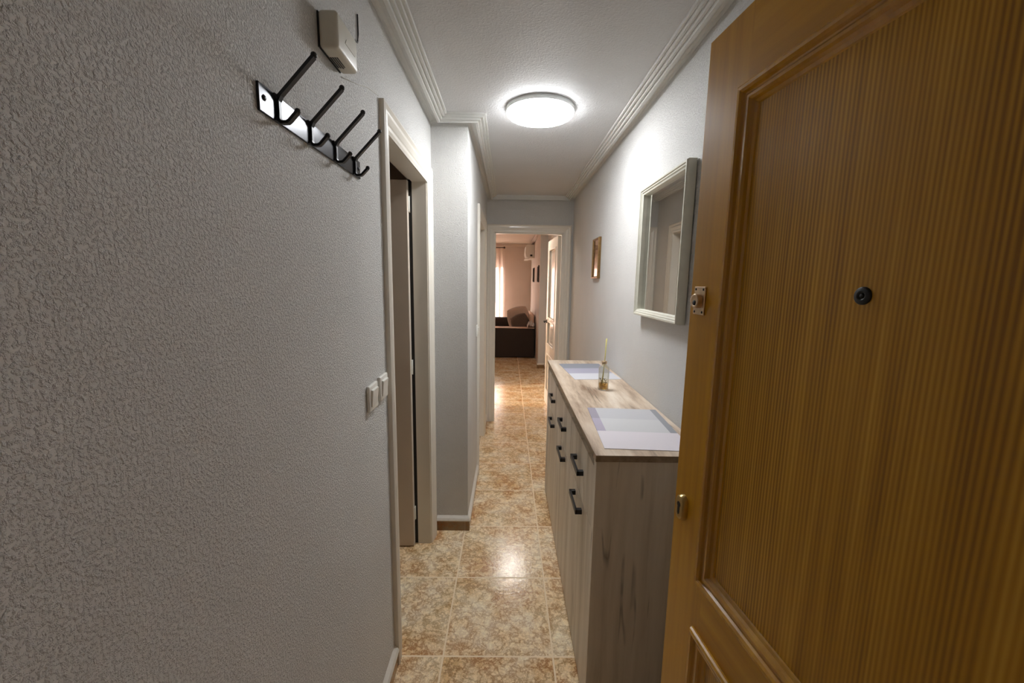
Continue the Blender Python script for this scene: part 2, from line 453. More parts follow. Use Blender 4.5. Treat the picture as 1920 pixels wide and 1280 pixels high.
b = BM(); box(b, XL-.1, XR+.1, YF, YE, ZC, ZC+.1)
struct('ceiling', b, 'ceil', 'grainy white plaster ceiling over the hallway with the lit lamp', 'ceiling')
b = BM(); box(b, -4.2, .8, YE+.0, 12.2-1.4, ZL, ZL+.1)
struct('ceiling_living', b, 'salmon', 'warm toned ceiling of the living room seen through the end doorway', 'ceiling')

# left wall with doorway 1
b = BM()
D1a, D1b, D1z = 1.54, 2.24, 2.06
box(b, XL-.1, XL, YF-.12, D1a-.012, 0, ZC)
box(b, XL-.1, XL, D1b+.012, YP, 0, ZC)
box(b, XL-.1, XL, D1a-.012, D1b+.012, D1z+.027, ZC)
struct('wall_left', b, 'wall', 'grainy grey plaster wall on the left carrying the coat hooks', 'wall')
# pier + far left wall with doorway 2
D2a, D2b = 3.19, 3.95
b = BM()
box(b, XL-.1, XP, YP, YP+.14, 0, ZC)
box(b, XP-.1, XP, YP+.14, D2a-.012, 0, ZC)
box(b, XP-.1, XP, D2b+.012, YE, 0, ZC)
box(b, XP-.1, XP, D2a-.012, D2b+.012, 2.05, ZC)
struct('wall_left_far', b, 'wall', 'projecting plaster pier and narrow left wall past the first doorway', 'wall')
# right wall
b = BM(); box(b, XR, XR+.12, YF-.12, YE+.1, 0, ZC)
struct('wall_right', b, 'wall', 'grainy white plaster wall on the right behind mirror and sideboard', 'wall')
# end wall
E0x, E1x, E1z = -.150, .568, 2.058
b = BM()
box(b, -4.2, E0x-.012, YE, YE+.1, 0, ZL)
box(b, E1x+.012, XR+.0, YE, YE+.1, 0, ZL)
box(b, E0x-.012, E1x+.012, YE, YE+.1, E1z+.025, ZL)
struct('wall_end', b, 'wall', 'short grey wall above and around the far white door frame', 'wall')
# entrance wall around the camera's doorway, landing behind
b = BM()
box(b, -.72, -.37, YF-.12, YF-.0, 0, ZC)
box(b, -.37, .50, YF-.12, YF, 2.07, ZC)
box(b, .50, XR, YF-.12, YF, 0, ZC)
struct('wall_entrance', b, 'wall', 'entrance wall around the front doorway, out of the picture', 'wall')
b = BM()
box(b, -1.3, 1.2, -1.7, -1.6, 0, 2.5); box(b, -1.3, -1.2, -1.6, YF-.12, 0, 2.5); box(b, 1.1, 1.2, -1.6, YF-.12, 0, 2.5)
box(b, -1.2, -.72, YF-.12, YF-.02, 0, 2.5); box(b, XR, 1.1, YF-.13, YF-.12, 0, 2.5)
box(b, -1.3, 1.2, -1.7, YF-.12, 2.42, 2.5)
struct('wall_back', b, 'dimwall', 'stair landing walls behind the viewer, out of the picture', 'wall')
# side room behind doorway 1
b = BM()
box(b, -2.7, -2.6, .4, 3.1, 0, 2.42); box(b, -2.6, XL-.1, .3, .4, 0, 2.42); box(b, -2.6, XP-.1, 2.95, 3.05, 0, 2.42)
struct('wall_side_room', b, 'dimwall', 'dim wall of the side room behind the first left doorway', 'wall')
b = BM(); box(b, -2.7, XL-.1, .3, 3.1, 2.42, 2.5)
struct('ceiling_side_room', b, 'dimwall', 'dim ceiling of the side room above the open white door', 'ceiling')
# living room
b = BM(); box(b, .68, .8, YE+.1, 7.28, 0, ZL)
struct('wall_passage_right', b, 'wall', 'grey plaster wall behind the open glazed door', 'wall')
b = BM(); box(b, .556, .8, 7.28, 7.40, 0, ZL)
struct('wall_passage_stub', b, 'wall', 'narrow grey wall end right of the dark sofa', 'wall')
b = BM(); box(b, XLR, .8, 7.40, YB+.1, 0, ZL)
struct('wall_living_right', b, 'salmon', 'salmon tinted living room wall behind the sofa', 'wall')
b = BM(); box(b, -4.2, -4.1, YE+.1, YB+.1, 0, ZL)
struct('wall_living_left', b, 'salmon', 'far left living room wall, hidden from view', 'wall')
b = BM(); box(b, -.47, -.37, YE+.1, 5.05, 0, ZL); box(b, -.47, -.37, 5.95, 7.28, 0, ZL); box(b, -.47, -.37, 5.05, 5.95, 2.07, ZL); box(b, -4.1, -.47, 7.18, 7.28, 0, ZL)
struct('wall_passage_left', b, 'dimwall', 'left passage wall with a side opening, hidden behind the door frame', 'wall')
WX0, WX1, WZ1 = -1.55, -.10, 1.96
b = BM()
box(b, -4.1, WX0, YB, YB+.15, 0, ZL); box(b, WX1, XLR, YB, YB+.15, 0, ZL); box(b, WX0, WX1, YB, YB+.15, WZ1, ZL)
struct('wall_living_back', b, 'salmon', 'salmon beige back wall of the living room beside the curtain', 'wall')

# cornice in the hall
loop = [(XL, YF), (XR, YF), (XR, YE), (XP, YE), (XP, YP), (XL, YP)]
prof = [(0, 2.404), (.006, 2.413), (.016, 2.418), (.030, 2.416), (.040, 2.406), (.046, 2.385), (.060, 2.383), (.0603, 2.3960), (.075, 2.3915), (.0753, 2.4045), (.090, 2.4000), (.0903, 2.4130),
        (.104, 2.4085), (.1043, 2.4202)]
b = BM(); sweep_loop(b, loop, prof)
bmesh.ops.recalc_face_normals(b, faces=b.faces)
struct('trim_1', b, 'mould', 'stepped white plaster cornice around the hallway ceiling', 'cornice')
b = BM()
box(b, -4.1, XLR, YB-.06, YB, 2.42, ZL, .01); box(b, XLR-.05, XLR, 7.40, YB-.06, 2.43, ZL, .01)
struct('trim_2', b, 'salmon', 'plain cornice along the living room ceiling', 'cornice')

# skirtings: marbled tile with a white plaster cap
def skirting(name, path, side, label):
    b = BM(); sweep_path(b, path, [(0, 0), (.012, 0), (.012, .064), (0, .064)], side)
    o = obj(name, b, 'tiledark'); tag(o, label, 'skirting', kind='structure')
    b = BM(); sweep_path(b, path, [(0, .064), (.017, .064), (.018, .070), (.013, .082), (0, .096)], side)
    c = obj('plaster_cap', b, 'cap', o); c['label'] = 'white painted cap strip'
skirting('baseboard_left', [(XL, YF), (XL, 1.453)], -1, 'marbled tile skirting with white cap below the coat hooks')
skirting('baseboard_pier', [(XL+.012, YP), (XP, YP), (XP, 3.118)], -1, 'brown tile skirting with white cap around the left pier')
skirting('baseboard_left_far', [(XP, 4.03), (XP, YE)], -1, 'short white capped skirting beside the far door frame')
skirting('baseboard_right', [(XR, YE), (XR, 2.93)], -1, 'skirting on the right wall past the sideboard')
skirting('baseboard_passage', [(.68, YE+.1), (.68, 7.28), (.556, 7.28), (.556, 7.40)], 1, 'white capped skirting along the passage wall beside the sofa')

# ------------------------------------------------------------------ door frames and inner doors
def casing_profile(w=.085, t=.016):
    return [(0, 0), (w, 0), (w, t), (w-.010, t+.004), (w-.022, t-.001), (w-.030, t-.001), (w-.036, t+.001), (.030, t-.004), (.024, t-.007), (.012, t-.007), (.004, t-.010), (0, t-.011)]

def door_frame_casing(bm, a0, a1, z1, plane, sgn, axis):
    """mitred U of casing. (a = along wall, z up); profile (offset outward from opening, height off wall)"""
    prof = casing_profile()
    path = [((a0, 0), (-1, 0)), ((a0, z1), (-1, 1)), ((a1, z1), (1, 1)), ((a1, 0), (1, 0))]
    rings = []
    for (a, z), (da, dz) in path:
        ring = []
        for o_, h in prof:
            A = a + da*o_; Zz = z + dz*o_; H = plane + sgn*h
            ring.append(bm.verts.new((H, A, Zz) if axis == 'X' else (A, H, Zz)))
        rings.append(ring)
    k = len(prof); fs = []
    for A, B in zip(rings, rings[1:]):
        for i in range(k): fs.append(bm.faces.new((A[i], A[(i+1) % k], B[(i+1) % k], B[i])))
    fs.append(bm.faces.new(rings[0])); fs.append(bm.faces.new(rings[-1]))
    bmesh.ops.recalc_face_normals(bm, faces=fs)
    return bm

def mortise_handle(parent, x, y, z, dirx=1, mat='black', face=-1):
    b = BM()
    yy = y
    lathe(b, [(0, 0), (.024, 0), (.024, .006), (.009, .008), (.009, .045), (0, .045)], 20,
          Matrix.Translation((x, yy, z)) @ Matrix.Rotation(PI/2 if face < 0 else -PI/2, 4, 'X'))
    tube(b, [(x, yy+face*.040, z), (x+dirx*.03, yy+face*.044, z), (x+dirx*.115, yy+face*.044, z)], .008, 10)
    return obj('door_handle', b, mat, parent)

# door_1 : first left doorway, leaf opened 90 degrees into the side room
d1 = empty('door_1', (XL-.05, (D1a+D1b)/2, 0)); tag(d1, 'first white doorway on the left, its leaf opened into the dim side room', 'door', kind='structure')
def loc_child(o, root):
    o.parent = root; o.matrix_parent_inverse = root.matrix_world.inverted() if False else Matrix.Translation(root.location).inverted()
    return o
b = BM(); door_frame_casing(b, D1a, D1b, D1z, XL, 1, 'X')
loc_child(obj('casing', b, 'lacquer'), d1)
b = BM()
for (y0, y1) in ((D1a-.012, D1a), (D1b, D1b+.012)): box(b, XL-.102, XL, y0, y1, 0, D1z+.015)
box(b, XL-.102, XL, D1a-.0, D1b, D1z+.015, D1z+.027)
# stop strip forming the rebate
box(b, XL-.077, XL-.001, D1a, D1a+.010, 0, D1z); box(b, XL-.077, XL-.001, D1b-.010+.004, D1b, 0, D1z); box(b, XL-.077, XL-.001, D1a, D1b, D1z, D1z+.016)
loc_child(obj('jamb', b, 'lacquer'), d1)
b = BM(); box(b, -1.235, -.532, 2.200, 2.234, .006, 2.062, .002)
leaf = loc_child(obj('door_leaf', b, 'leafpaint'), d1)
b = BM(); box(b, -.537, -.5155, 2.2360, 2.2385, .004, D1z+.010); loc_child(obj('gap_shade', b, 'dark'), d1)  # near-black strip painting the shade in the gap between leaf and jamb
for hz in (.197, 1.07, 1.945):
    b = BM(); box(b, -.5325, -.5285, 2.214, 2.238, hz-.04, hz+.04, .0008); tube(b, [(-.530, 2.2375, hz-.042), (-.530, 2.2375, hz+.042)], .005, 10)
    h = obj('hinge', b, 'plastic', leaf); h['label'] = 'pale hinge on the leaf edge'
b = BM(); tube(b, [(-1.17, 2.200, 1.05), (-1.17, 2.155, 1.05), (-1.06, 2.152, 1.05)], .009, 10); lathe(b, [(0, 0), (.025, 0), (.025, .006), (0, .006)], 20, Matrix.Translation((-1.17, 2.2, 1.05)) @ Matrix.Rotation(PI/2, 4, 'X'))
obj('door_handle', b, 'nickel', leaf)

# door_2 : second left doorway, closed
d2 = empty('door_2', (XP-.05, (D2a+D2b)/2, 0)); tag(d2, 'second white doorway on the left, beyond the pier, seen edge on', 'door', kind='structure')
b = BM(); door_frame_casing(b, D2a, D2b, 2.03, XP, 1, 'X')
# trim casing width to 7 cm on this one by scale is not needed
loc_child(obj('casing', b, 'lacquer'), d2)
b = BM()
box(b, XP-.1, XP, D2a-.012, D2a, 0, 2.03); box(b, XP-.1, XP, D2b, D2b+.012, 0, 2.03); box(b, XP-.1, XP, D2a-.012, D2b+.012, 2.03, 2.05)
loc_child(obj('jamb', b, 'lacquer'), d2)
b = BM(); box(b, XP-.098, XP-.063, D2a+.002, D2b-.002, .006, 2.027, .002)
lf = loc_child(obj('door_leaf', b, 'leafpaint'), d2)
b = BM(); tube(b, [(XP-.063, 3.27, 1.05), (XP-.02, 3.27, 1.05), (XP-.018, 3.37, 1.05)], .008, 10)
obj('door_handle', b, 'black', lf)

# door_3 : end doorway with the glazed leaf opened into the passage
d3 = empty('door_3', ((E0x+E1x)/2, YE+.05, 0)); tag(d3, 'far white doorway at the corridor end with an open glazed door', 'door', kind='structure')
b = BM(); door_frame_casing(b, E0x, E1x, E1z, YE, -1, 'Y')
loc_child(obj('casing', b, 'lacquer'), d3)
b = BM()
box(b, E0x-.012, E0x, YE, YE+.1, 0, E1z+.012); box(b, E1x, E1x+.012, YE, YE+.1, 0, E1z+.012); box(b, E0x, E1x, YE, YE+.1, E1z+.012-.006, E1z+.025)
box(b, E0x, E0x+.010, YE+.002, YE+.066, 0, E1z); box(b, E1x-.010, E1x, YE+.002, YE+.066, 0, E1z); box(b, E0x, E1x, YE+.002, YE+.066, E1z-.008, E1z+.006)
loc_child(obj('jamb', b, 'lacquer'), d3)
# leaf in its own frame: hinge at origin, x = along leaf
lroot = empty('door_leaf', (.563, YE+.112, 0)); ang3 = math.atan2(.705, -.035); lroot.rotation_euler = (0, 0, ang3)
loc_child(lroot, d3)
LW, LH, LT = .715, 2.05, .035
b = BM()
gz = [(.78, 1.075), (1.105, 1.945)]
# stiles / rails of the glazed leaf   (local y from 0 to LT: towards the hall side is +y)
b2 = BM(); box(b2, 0, .115, 0, LT, .006, LH); box(b2, LW-.115, LW, 0, LT, .006, LH)
box(b2, .115, LW-.115, 0, LT, .006, .18); box(b2, .115, LW-.115, 0, LT, .66, .78); box(b2, .115, LW-.115, 0, LT, 1.945, LH); box(b2, .115, LW-.115, .006, LT-.006, 1.075, 1.105)
obj('leaf_frame', b2, 'lacquer', lroot)
b.free()
b = BM(); box(b, .13, LW-.13, .008, LT-.008, .18, .66)
for yy in (.0, LT):
    box(b, .115, .135, min(yy, yy)-.004, yy+.004, .18, .66); box(b, LW-.135, LW-.115, yy-.004, yy+.004, .18, .66)
    box(b, .135, LW-.135, yy-.004, yy+.004, .18, .20); box(b, .135, LW-.135, yy-.004, yy+.004, .64, .66)
box(b, .22, LW-.22, .003, LT-.003, .26, .58, .003)
obj('lower_panel', b, 'lacquer', lroot)
for z0, z1 in gz:
    b = BM(); box(b, .115, LW-.115, LT/2-.002, LT/2+.002, z0, z1); obj('glass_pane', b, 'frost', lroot)
    b = BM()
    for yy in (0, LT):
        box(b, .113, .128, yy-.005, yy+.005, z0, z1, .002); box(b, LW-.128, LW-.113, yy-.005, yy+.005, z0, z1, .002)
        box(b, .113, LW-.113, yy-.005, yy+.005, z0, z0+.014, .002); box(b, .113, LW-.113, yy-.005, yy+.005, z1-.014, z1, .002)
    obj('glazing_bead', b, 'lacquer', lroot)
b = BM()
for sy in (1, -1):
    y0 = LT if sy > 0 else 0
    lathe(b, [(0, 0), (.024, 0), (.024, .006), (.009, .008), (.009, .04), (0, .04)], 20, Matrix.Translation((LW-.055, y0, 1.06)) @ Matrix.Rotation(-PI/2*sy, 4, 'X'))
    tube(b, [(LW-.055, y0+sy*.04, 1.06), (LW-.085, y0+sy*.044, 1.06), (LW-.165, y0+sy*.044, 1.06)], .009, 10)
obj('door_handle', b, 'black', lroot)

# ------------------------------------------------------------------ door_4 : honey oak entrance door, opened inwards
d4 = empty('door_4', (.417, .930, 0), math.radians(-84.7)); tag(d4, 'large honey oak panelled entrance door standing open on the right', 'door', kind='structure')
DW, DH, DT = .815, 2.05, .042
pu0, pu1 = .137, DW-.137      # panel hole edges
b = BM(); box(b, 0, pu0, 0, DT, .008, DH); obj('stile', b, 'oakV', d4)
b = BM(); box(b, pu1, DW, 0, DT, .008, DH); obj('stile', b, 'oakV', d4)
b = BM(); box(b, pu0, pu1, 0, DT, 1.897, DH); obj('rail', b, 'oakH', d4)
b = BM(); box(b, pu0, pu1, 0, DT, .768, .916); obj('rail', b, 'oakH', d4)
b = BM(); box(b, pu0, pu1, 0, DT, .008, .14); obj('rail', b, 'oakH', d4)
b = BM(); box(b, pu0, pu1, .010, DT-.010, .916, 1.897); obj('door_panel', b, 'oakP', d4)
b = BM(); box(b, pu0, pu1, .010, DT-.010, .14, .768); obj('door_panel', b, 'oakP', d4)

def panel_mould(bm, u0, u1, z0, z1, prof, side=-1, y0=0):
    """rectangular picture-frame of moulding; prof (inset, height off face)"""
    loopv = []
    for d, h in prof:
        loopv.append([bm.verts.new((u0+d, y0+side*h, z0+d)), bm.verts.new((u1-d, y0+side*h, z0+d)), bm.verts.new((u1-d, y0+side*h, z1-d)), bm.verts.new((u0+d, y0+side*h, z1-d))])
    fs = []
    for A, B in zip(loopv, loopv[1:]):
        for i in range(4): fs.append(bm.faces.new((A[i], A[(i+1) % 4], B[(i+1) % 4], B[i])))
    bmesh.ops.recalc_face_normals(bm, faces=fs)
mprof = [(0, -.001), (0, .004), (.002, .0085), (.006, .011), (.011, .0105), (.015, .007), (.0175, .002), (.020, .001), (.024, .0035), (.029, .0035), (.033, 0), (.036, -.005), (.041, -.0075), (.043, -.010)]
b = BM(); panel_mould(b, .1165, DW-.1165, .899, 1.914, mprof); obj('moulding', b, 'oakM', d4)
b = BM(); panel_mould(b, .1165, DW-.1165, .118, .788, mprof); obj('moulding', b, 'oakM', d4)
# peephole
b = BM()
lathe(b, [(0, 0.0030), (.0036, .0033), (.0050, .0050), (.0068, .0055), (.0078, .0047), (.0102, .0050), (.0117, .0035), (.0122, -.006), (0, -.006)], 32, Matrix.Translation((.401, 0.0115, 1.539)) @ Matrix.Rotation(PI/2, 4, 'X'))
ph = obj('peephole', b, 'black', d4)
b = BM(); lathe(b, [(0, .0055), (.0024, .005), (.0036, .0033), (0, .003)], 20, Matrix.Translation((.401, .0115, 1.539)) @ Matrix.Rotation(PI/2, 4, 'X')); obj('lens', b, 'ink', ph)
# upper cylinder lock with plate
b = BM(); box(b, .017, .059, -.0035, 0, 1.485, 1.546, .0012)
for u, z in ((.024, 1.540), (.052, 1.540), (.024, 1.491), (.052, 1.491)):
    pass
pl = obj('deadlock_plate', b, 'nickel', d4)
b = BM(); lathe(b, [(.0155, 0), (.0155, .010), (.0145, .012), (.0105, .012), (.0095, .0105), (.004, .0105), (0, .0105)], 28, Matrix.Translation((.038, -.0030, 1.515)) @ Matrix.Rotation(PI/2, 4, 'X')); obj('lock_cylinder', b, 'nickel', pl)
b = BM(); lathe(b, [(0, 0), (.0058, 0), (.0055, .0042), (0, .0042)], 20, Matrix.Translation((.038, -.0105, 1.511)) @ Matrix.Rotation(PI/2, 4, 'X')); obj('keyhole', b, 'dark', pl)
for u, z in ((.0235, 1.540), (.0525, 1.540), (.0235, 1.491), (.0525, 1.491)):
    b = BM(); lathe(b, [(0, .0006), (.0025, .0006), (.0028, 0)], 14, Matrix.Translation((u, -.0035, z)) @ Matrix.Rotation(PI/2, 4, 'X')); obj('screw', b, 'dark', pl)
# escutcheon : stadium ring with euro profile hole
def stadium(w, h, n=12, cx=0, cz=0):
    r = w/2; pts = []
    for i in range(n+1):
        a = PI*i/n; pts.append((cx+r*math.cos(a), cz+(h/2-r)+r*math.sin(a)))
    for i in range(n+1):
        a = PI+PI*i/n; pts.append((cx+r*math.cos(a), cz-(h/2-r)+r*math.sin(a)))
    return pts
def stad_shell(bm, cx, cz, layers):
    rings = []
    for w, h, y in layers: rings.append([bm.verts.new((px, y, pz)) for px, pz in stadium(w, h, 14, cx, cz)])
    n = len(rings[0]); fs = []
    for A, B in zip(rings, rings[1:]):
        for i in range(n):
            f = bm.faces.new((A[i], A[(i+1) % n], B[(i+1) % n], B[i])); f.smooth = True; fs.append(f)
    fs.append(bm.faces.new(rings[-1]))
    bmesh.ops.recalc_face_normals(bm, faces=fs)
b = BM(); stad_shell(b, .0405, 1.032, [(.034, .062, 0), (.033, .061, -.006), (.029, .056, -.012), (.026, .053, -.0135), (.019, .044, -.0135)])
es = obj('escutcheon', b, 'brass', d4)
b = BM()
eu = []
for i in range(17):
    a = -PI*.30 + (PI*1.6)*i/16; eu.append((.0405+.0066*math.cos(a), 1.040+.0066*math.sin(a)))
eu += [(.0405-.0035, 1.018), (.0405, 1.0145), (.0405+.0035, 1.018)]
prism(b, eu, -.0142, -.012, 'XZ'); obj('keyhole', b, 'dark', es)
b = BM()
for hz in (.25, 1.05, 1.85): tube(b, [(DW+.004, .004, hz-.05), (DW+.004, .004, hz+.05)], .007, 12)
obj('hinge', b, 'brass', d4)

# ------------------------------------------------------------------ coat rack
cr = empty('coat_rack', (XL, .998, 1.86)); tag(cr, 'black metal coat rack with four empty double hooks on the left wall', 'coat rack')
def at(root, o): return loc_child(o, root)
b = BM(); box(b, XL, XL+.005, .757, 1.241, 1.8365, 1.884, .0012); at(cr, obj('back_plate', b, 'blackgloss', None))
for yy in (.772, 1.226):
    b = BM(); lathe(b, [(0, .0025), (.004, .002), (.0055, 0)], 16, Matrix.Translation((XL+.005, yy, 1.862)) @ Matrix.Rotation(PI/2, 4, 'Y')); at(cr, obj('screw', b, 'black', None))
def ribbon(bm, pts, th, w, y):
    """flat bar following pts (d,z) off the wall, width w along Y"""
    n = len(pts); L_, R_ = [], []
    P = [Vector(p) for p in pts]
    for i in range(n):
        e1 = (P[i]-P[i-1]).normalized() if i else (P[1]-P[0]).normalized()
        e2 = (P[i+1]-P[i]).normalized() if i < n-1 else e1
        m = Vector((-e1.y, e1.x))+Vector((-e2.y, e2.x)); m = m/(m.length_squared/2)
        L_.append(P[i]+m*th/2); R_.append(P[i]-m*th/2)
    poly = [(XL+p.x, p.y) for p in L_] + [(XL+p.x, p.y) for p in reversed(R_)]
    prism(bm, poly, y-w/2, y+w/2, 'XZ')
for k, yy in enumerate((.815, .942, 1.069, 1.196)):
    b = BM()
    ribbon(b, [(.0075, 1.837), (.0075, 1.884)], .005, .0085, yy)
    ribbon(b, [(.0060, 1.872), (.0120, 1.884), (.0765, 1.951)], .0060, .0108, yy)
    ribbon(b, [(.0060, 1.850), (.0080, 1.840), (.0125, 1.8365), (.0225, 1.8372), (.0265, 1.840), (.0415, 1.8555)], .0055, .0108, yy)
    # flared fillets where the arms leave the plate
    prism(b, [(XL+.005, 1.8835), (XL+.016, 1.8885), (XL+.010, 1.878), (XL+.005, 1.868)], yy-.0048, yy+.0048, 'XZ')
    prism(b, [(yy-.0042, 1.884), (yy-.012, 1.884), (yy-.0042, 1.874)], XL+.0045, XL+.0075, 'YZ')
    prism(b, [(yy+.0042, 1.884), (yy+.0042, 1.874), (yy+.012, 1.884)], XL+.0045, XL+.0075, 'YZ')
    prism(b, [(yy-.0042, 1.837), (yy-.0042, 1.847), (yy-.012, 1.837)], XL+.0045, XL+.0075, 'YZ')
    prism(b, [(yy+.0042, 1.837), (yy+.012, 1.837), (yy+.0042, 1.847)], XL+.0045, XL+.0075, 'YZ')
    hk = at(cr, obj('hook', b, 'black', None))
    b = BM(); ball(b, (XL+.0765, yy, 1.9535), .0058); obj('ball_tip', b, 'black', hk)
    b = BM(); ball(b, (XL+.0415, yy, 1.8572), .0055); obj('ball_tip', b, 'black', hk)

# ------------------------------------------------------------------ doorbell chime
ch = empty('doorbell_chime', (XL, 1.07, 2.105)); tag(ch, 'off-white plastic doorbell chime box on the left wall above the coat rack', 'doorbell')
b = BM(); box(b, XL+.003, -.392, 1.008, 1.134, 2.066, 2.146, .009, 4)
for f in b.faces: f.smooth = True
bd = at(ch, obj('chime_body', b, 'oldplastic', None))
b = BM(); box(b, XL, XL+.0035, 1.011, 1.131, 2.069, 2.143); at(ch, obj('back_plate', b, 'ink', None))
b = BM(); prism(b, [(1.052, 2.098), (1.112, 2.098), (1.117, 2.103), (1.117, 2.110), (1.060, 2.110)], -.3925, -.3910, 'YZ'); obj('front_slot', b, 'oldplastic', bd)
b = BM()
random.seed(3)
for r in range(5):
    x = -.434 + r*.0052
    y = 1.050
    while y < 1.100:
        w = random.uniform(.0015, .0055)
        if y+w > 1.102: break
        box(b, x, x+.0034, y, y+w, 2.0655, 2.0661); y += w+.0012
obj('printed_label', b, 'ink', bd)
b = BM(); tube(b, [(XL+.002, 1.131, 2.14), (XL+.003, 1.20, 2.19), (XL+.003, 1.262, 2.21), (XL+.003, 1.268, 2.235), (XL+.003, 1.268, 2.285)], .0022, 8)
o = obj('doorbell_cable', b, 'ink'); tag(o, 'short dark cable rising on the wall behind the chime box', 'cable')
b = BM(); tube(b, [(XL+.001, 1.135, 2.062), (XL+.0012, 1.262, 2.100), (XL+.0012, 1.345, 2.128), (XL+.0012, 1.452, 2.150)], .0009, 6)
o = obj('bell_wire', b, 'oldplastic'); tag(o, 'thin painted wire running from the chime box to the door frame', 'wire')

# ------------------------------------------------------------------ light switches
def light_switch(x, y, z, w, label, sgn=1, group=None):
    r = empty('light_switch', (x, y, z)); tag(r, label, 'light switch', group)
    b = BM()
    box(b, x, x+.011, y-w/2, y+w/2, z-.042, z+.042, .004, 3)
    for f in b.faces: f.smooth = True
    p = at(r, obj('cover_plate', b, 'plastic', None))
    b = BM(); prism(b, [(x+.010, z-.028), (x+.010, z+.028), (x+.018, z+.026), (x+.013, z-.028)], y-.028, y+.028, 'XZ')
    bmesh.ops.bevel(b, geom=b.edges[:], offset=.0012, segments=2, affect='EDGES')
    at(r, obj('rocker', b, 'plastic', None))
light_switch(XL, 1.276, 1.178, .084, 'white light switch, the lower and nearer of the two beside the first doorway', group=None)
light_switch(XL, 1.386, 1.182, .084, 'white light switch right against the frame of the first left doorway')
light_switch(XP, 3.03, 1.185, .075, 'small white light switch on the narrow wall before the second left doorway')

# ------------------------------------------------------------------ ceiling lights
def ceiling_light(x, y, z, R, mat, label):
    r = empty('ceiling_light', (x, y, z)); tag(r, label, 'ceiling light', None)
    b = BM(); lathe(b, [(0, 0), (R, 0), (R, -.022), (R-.006, -.023), (0, -.023)], 64); obj('base_ring', b, 'lampring', r)
    b = BM(); lathe(b, [(R-.0015, -.0225), (R-.002, -.028), (R-.010, -.035), (R-.026, -.040), (R*.6, -.045), (0, -.047)], 64); obj('diffuser', b, mat, r)
ceiling_light(.148, 2.21, ZC, .172, 'lamp', 'round flush LED lamp glowing cool white on the hallway ceiling')
ceiling_light(.09, 5.28, ZL, .165, 'lamp2', 'round lamp on the passage ceiling past the far doorway, seen as a floor reflection')

ceiling_light(-3.3, 5.5, ZL, .165, 'lamp3', 'warm round lamp in the hidden side room lighting a strip of passage floor')
# ------------------------------------------------------------------ sideboard
SX0, SX1, SY0, SY1, SH = .298, .655, 1.252, 2.865, 1.0
sb = empty('sideboard', (.48, 2.05, 0)); tag(sb, 'long pale rustic oak sideboard with black handles along the right wall', 'sideboard')
b = BM(); box(b, SX0-.008, XR-.002, SY0-.007, SY1+.007, SH-.022, SH, .0008)
o = at(sb, obj('top', b, 'paleT', None))
b = BM(); box(b, SX0-.0088, SX0-.008, SY0+.03, SY1+.005, SH-.021, SH-.001); box(b, SX0-.006, XR-.003, SY0-.0076, SY0-.007, SH-.0215, SH-.0012)
e_ = obj('edge_band', b, 'brownE', o); e_.parent = o; e_['label'] = 'darker brown edge of the top'
b = BM(); box(b, SX0-.004, SX1, SY0, SY0+.034, .0, SH-.022, .0008); at(sb, obj('side_panel', b, 'paleV', None))
b = BM(); box(b, SX0-.004, SX1, SY1-.034, SY1, .0, SH-.022, .0008); at(sb, obj('side_panel', b, 'paleV', None))
b = BM(); box(b, SX0+.012, SX0+.03, SY0+.034, SY1-.034, .935, SH-.022); at(sb, obj('top_rail', b, 'brownE', None))
b = BM(); box(b, SX0+.02, SX1, SY0+.034, SY1-.034, .03, .935); at(sb, obj('carcass', b, 'brownE', None))
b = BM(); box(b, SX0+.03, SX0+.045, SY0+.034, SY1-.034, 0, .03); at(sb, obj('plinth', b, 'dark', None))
f0 = SY0+.036; fw = (SY1-.036-f0)/3
hy = (1.553, 2.020, 2.500)
for i in range(3):
    ya, yb = f0+i*fw+.0015, f0+(i+1)*fw-.0015
    for nm, z0, z1, hz in (('drawer', .7135, .938, .826), ('door', .012, .7105, .667)):
        yc = (ya+yb)/2
        b = BM(); box(b, 0, .0185, -(yb-ya)/2, (yb-ya)/2, -(z1-z0)/2, (z1-z0)/2, .0009)
        f = obj(nm, b, 'paleV'); f.location = (SX0, yc, (z0+z1)/2); loc_child(f, sb)
        b = BM(); c = hy[i]-yc; zz = hz-(z0+z1)/2
        x0 = -.0265
        box(b, x0, x0+.0085, c-.082, c+.082, zz-.0095, zz+.0095, .0009)
        for s in (-1, 1):
            box(b, x0+.002, .0005, c+s*.0735-.0085, c+s*.0735+.0085, zz-.0095, zz+.0095, .0009)
        obj('handle', b, 'black', f)

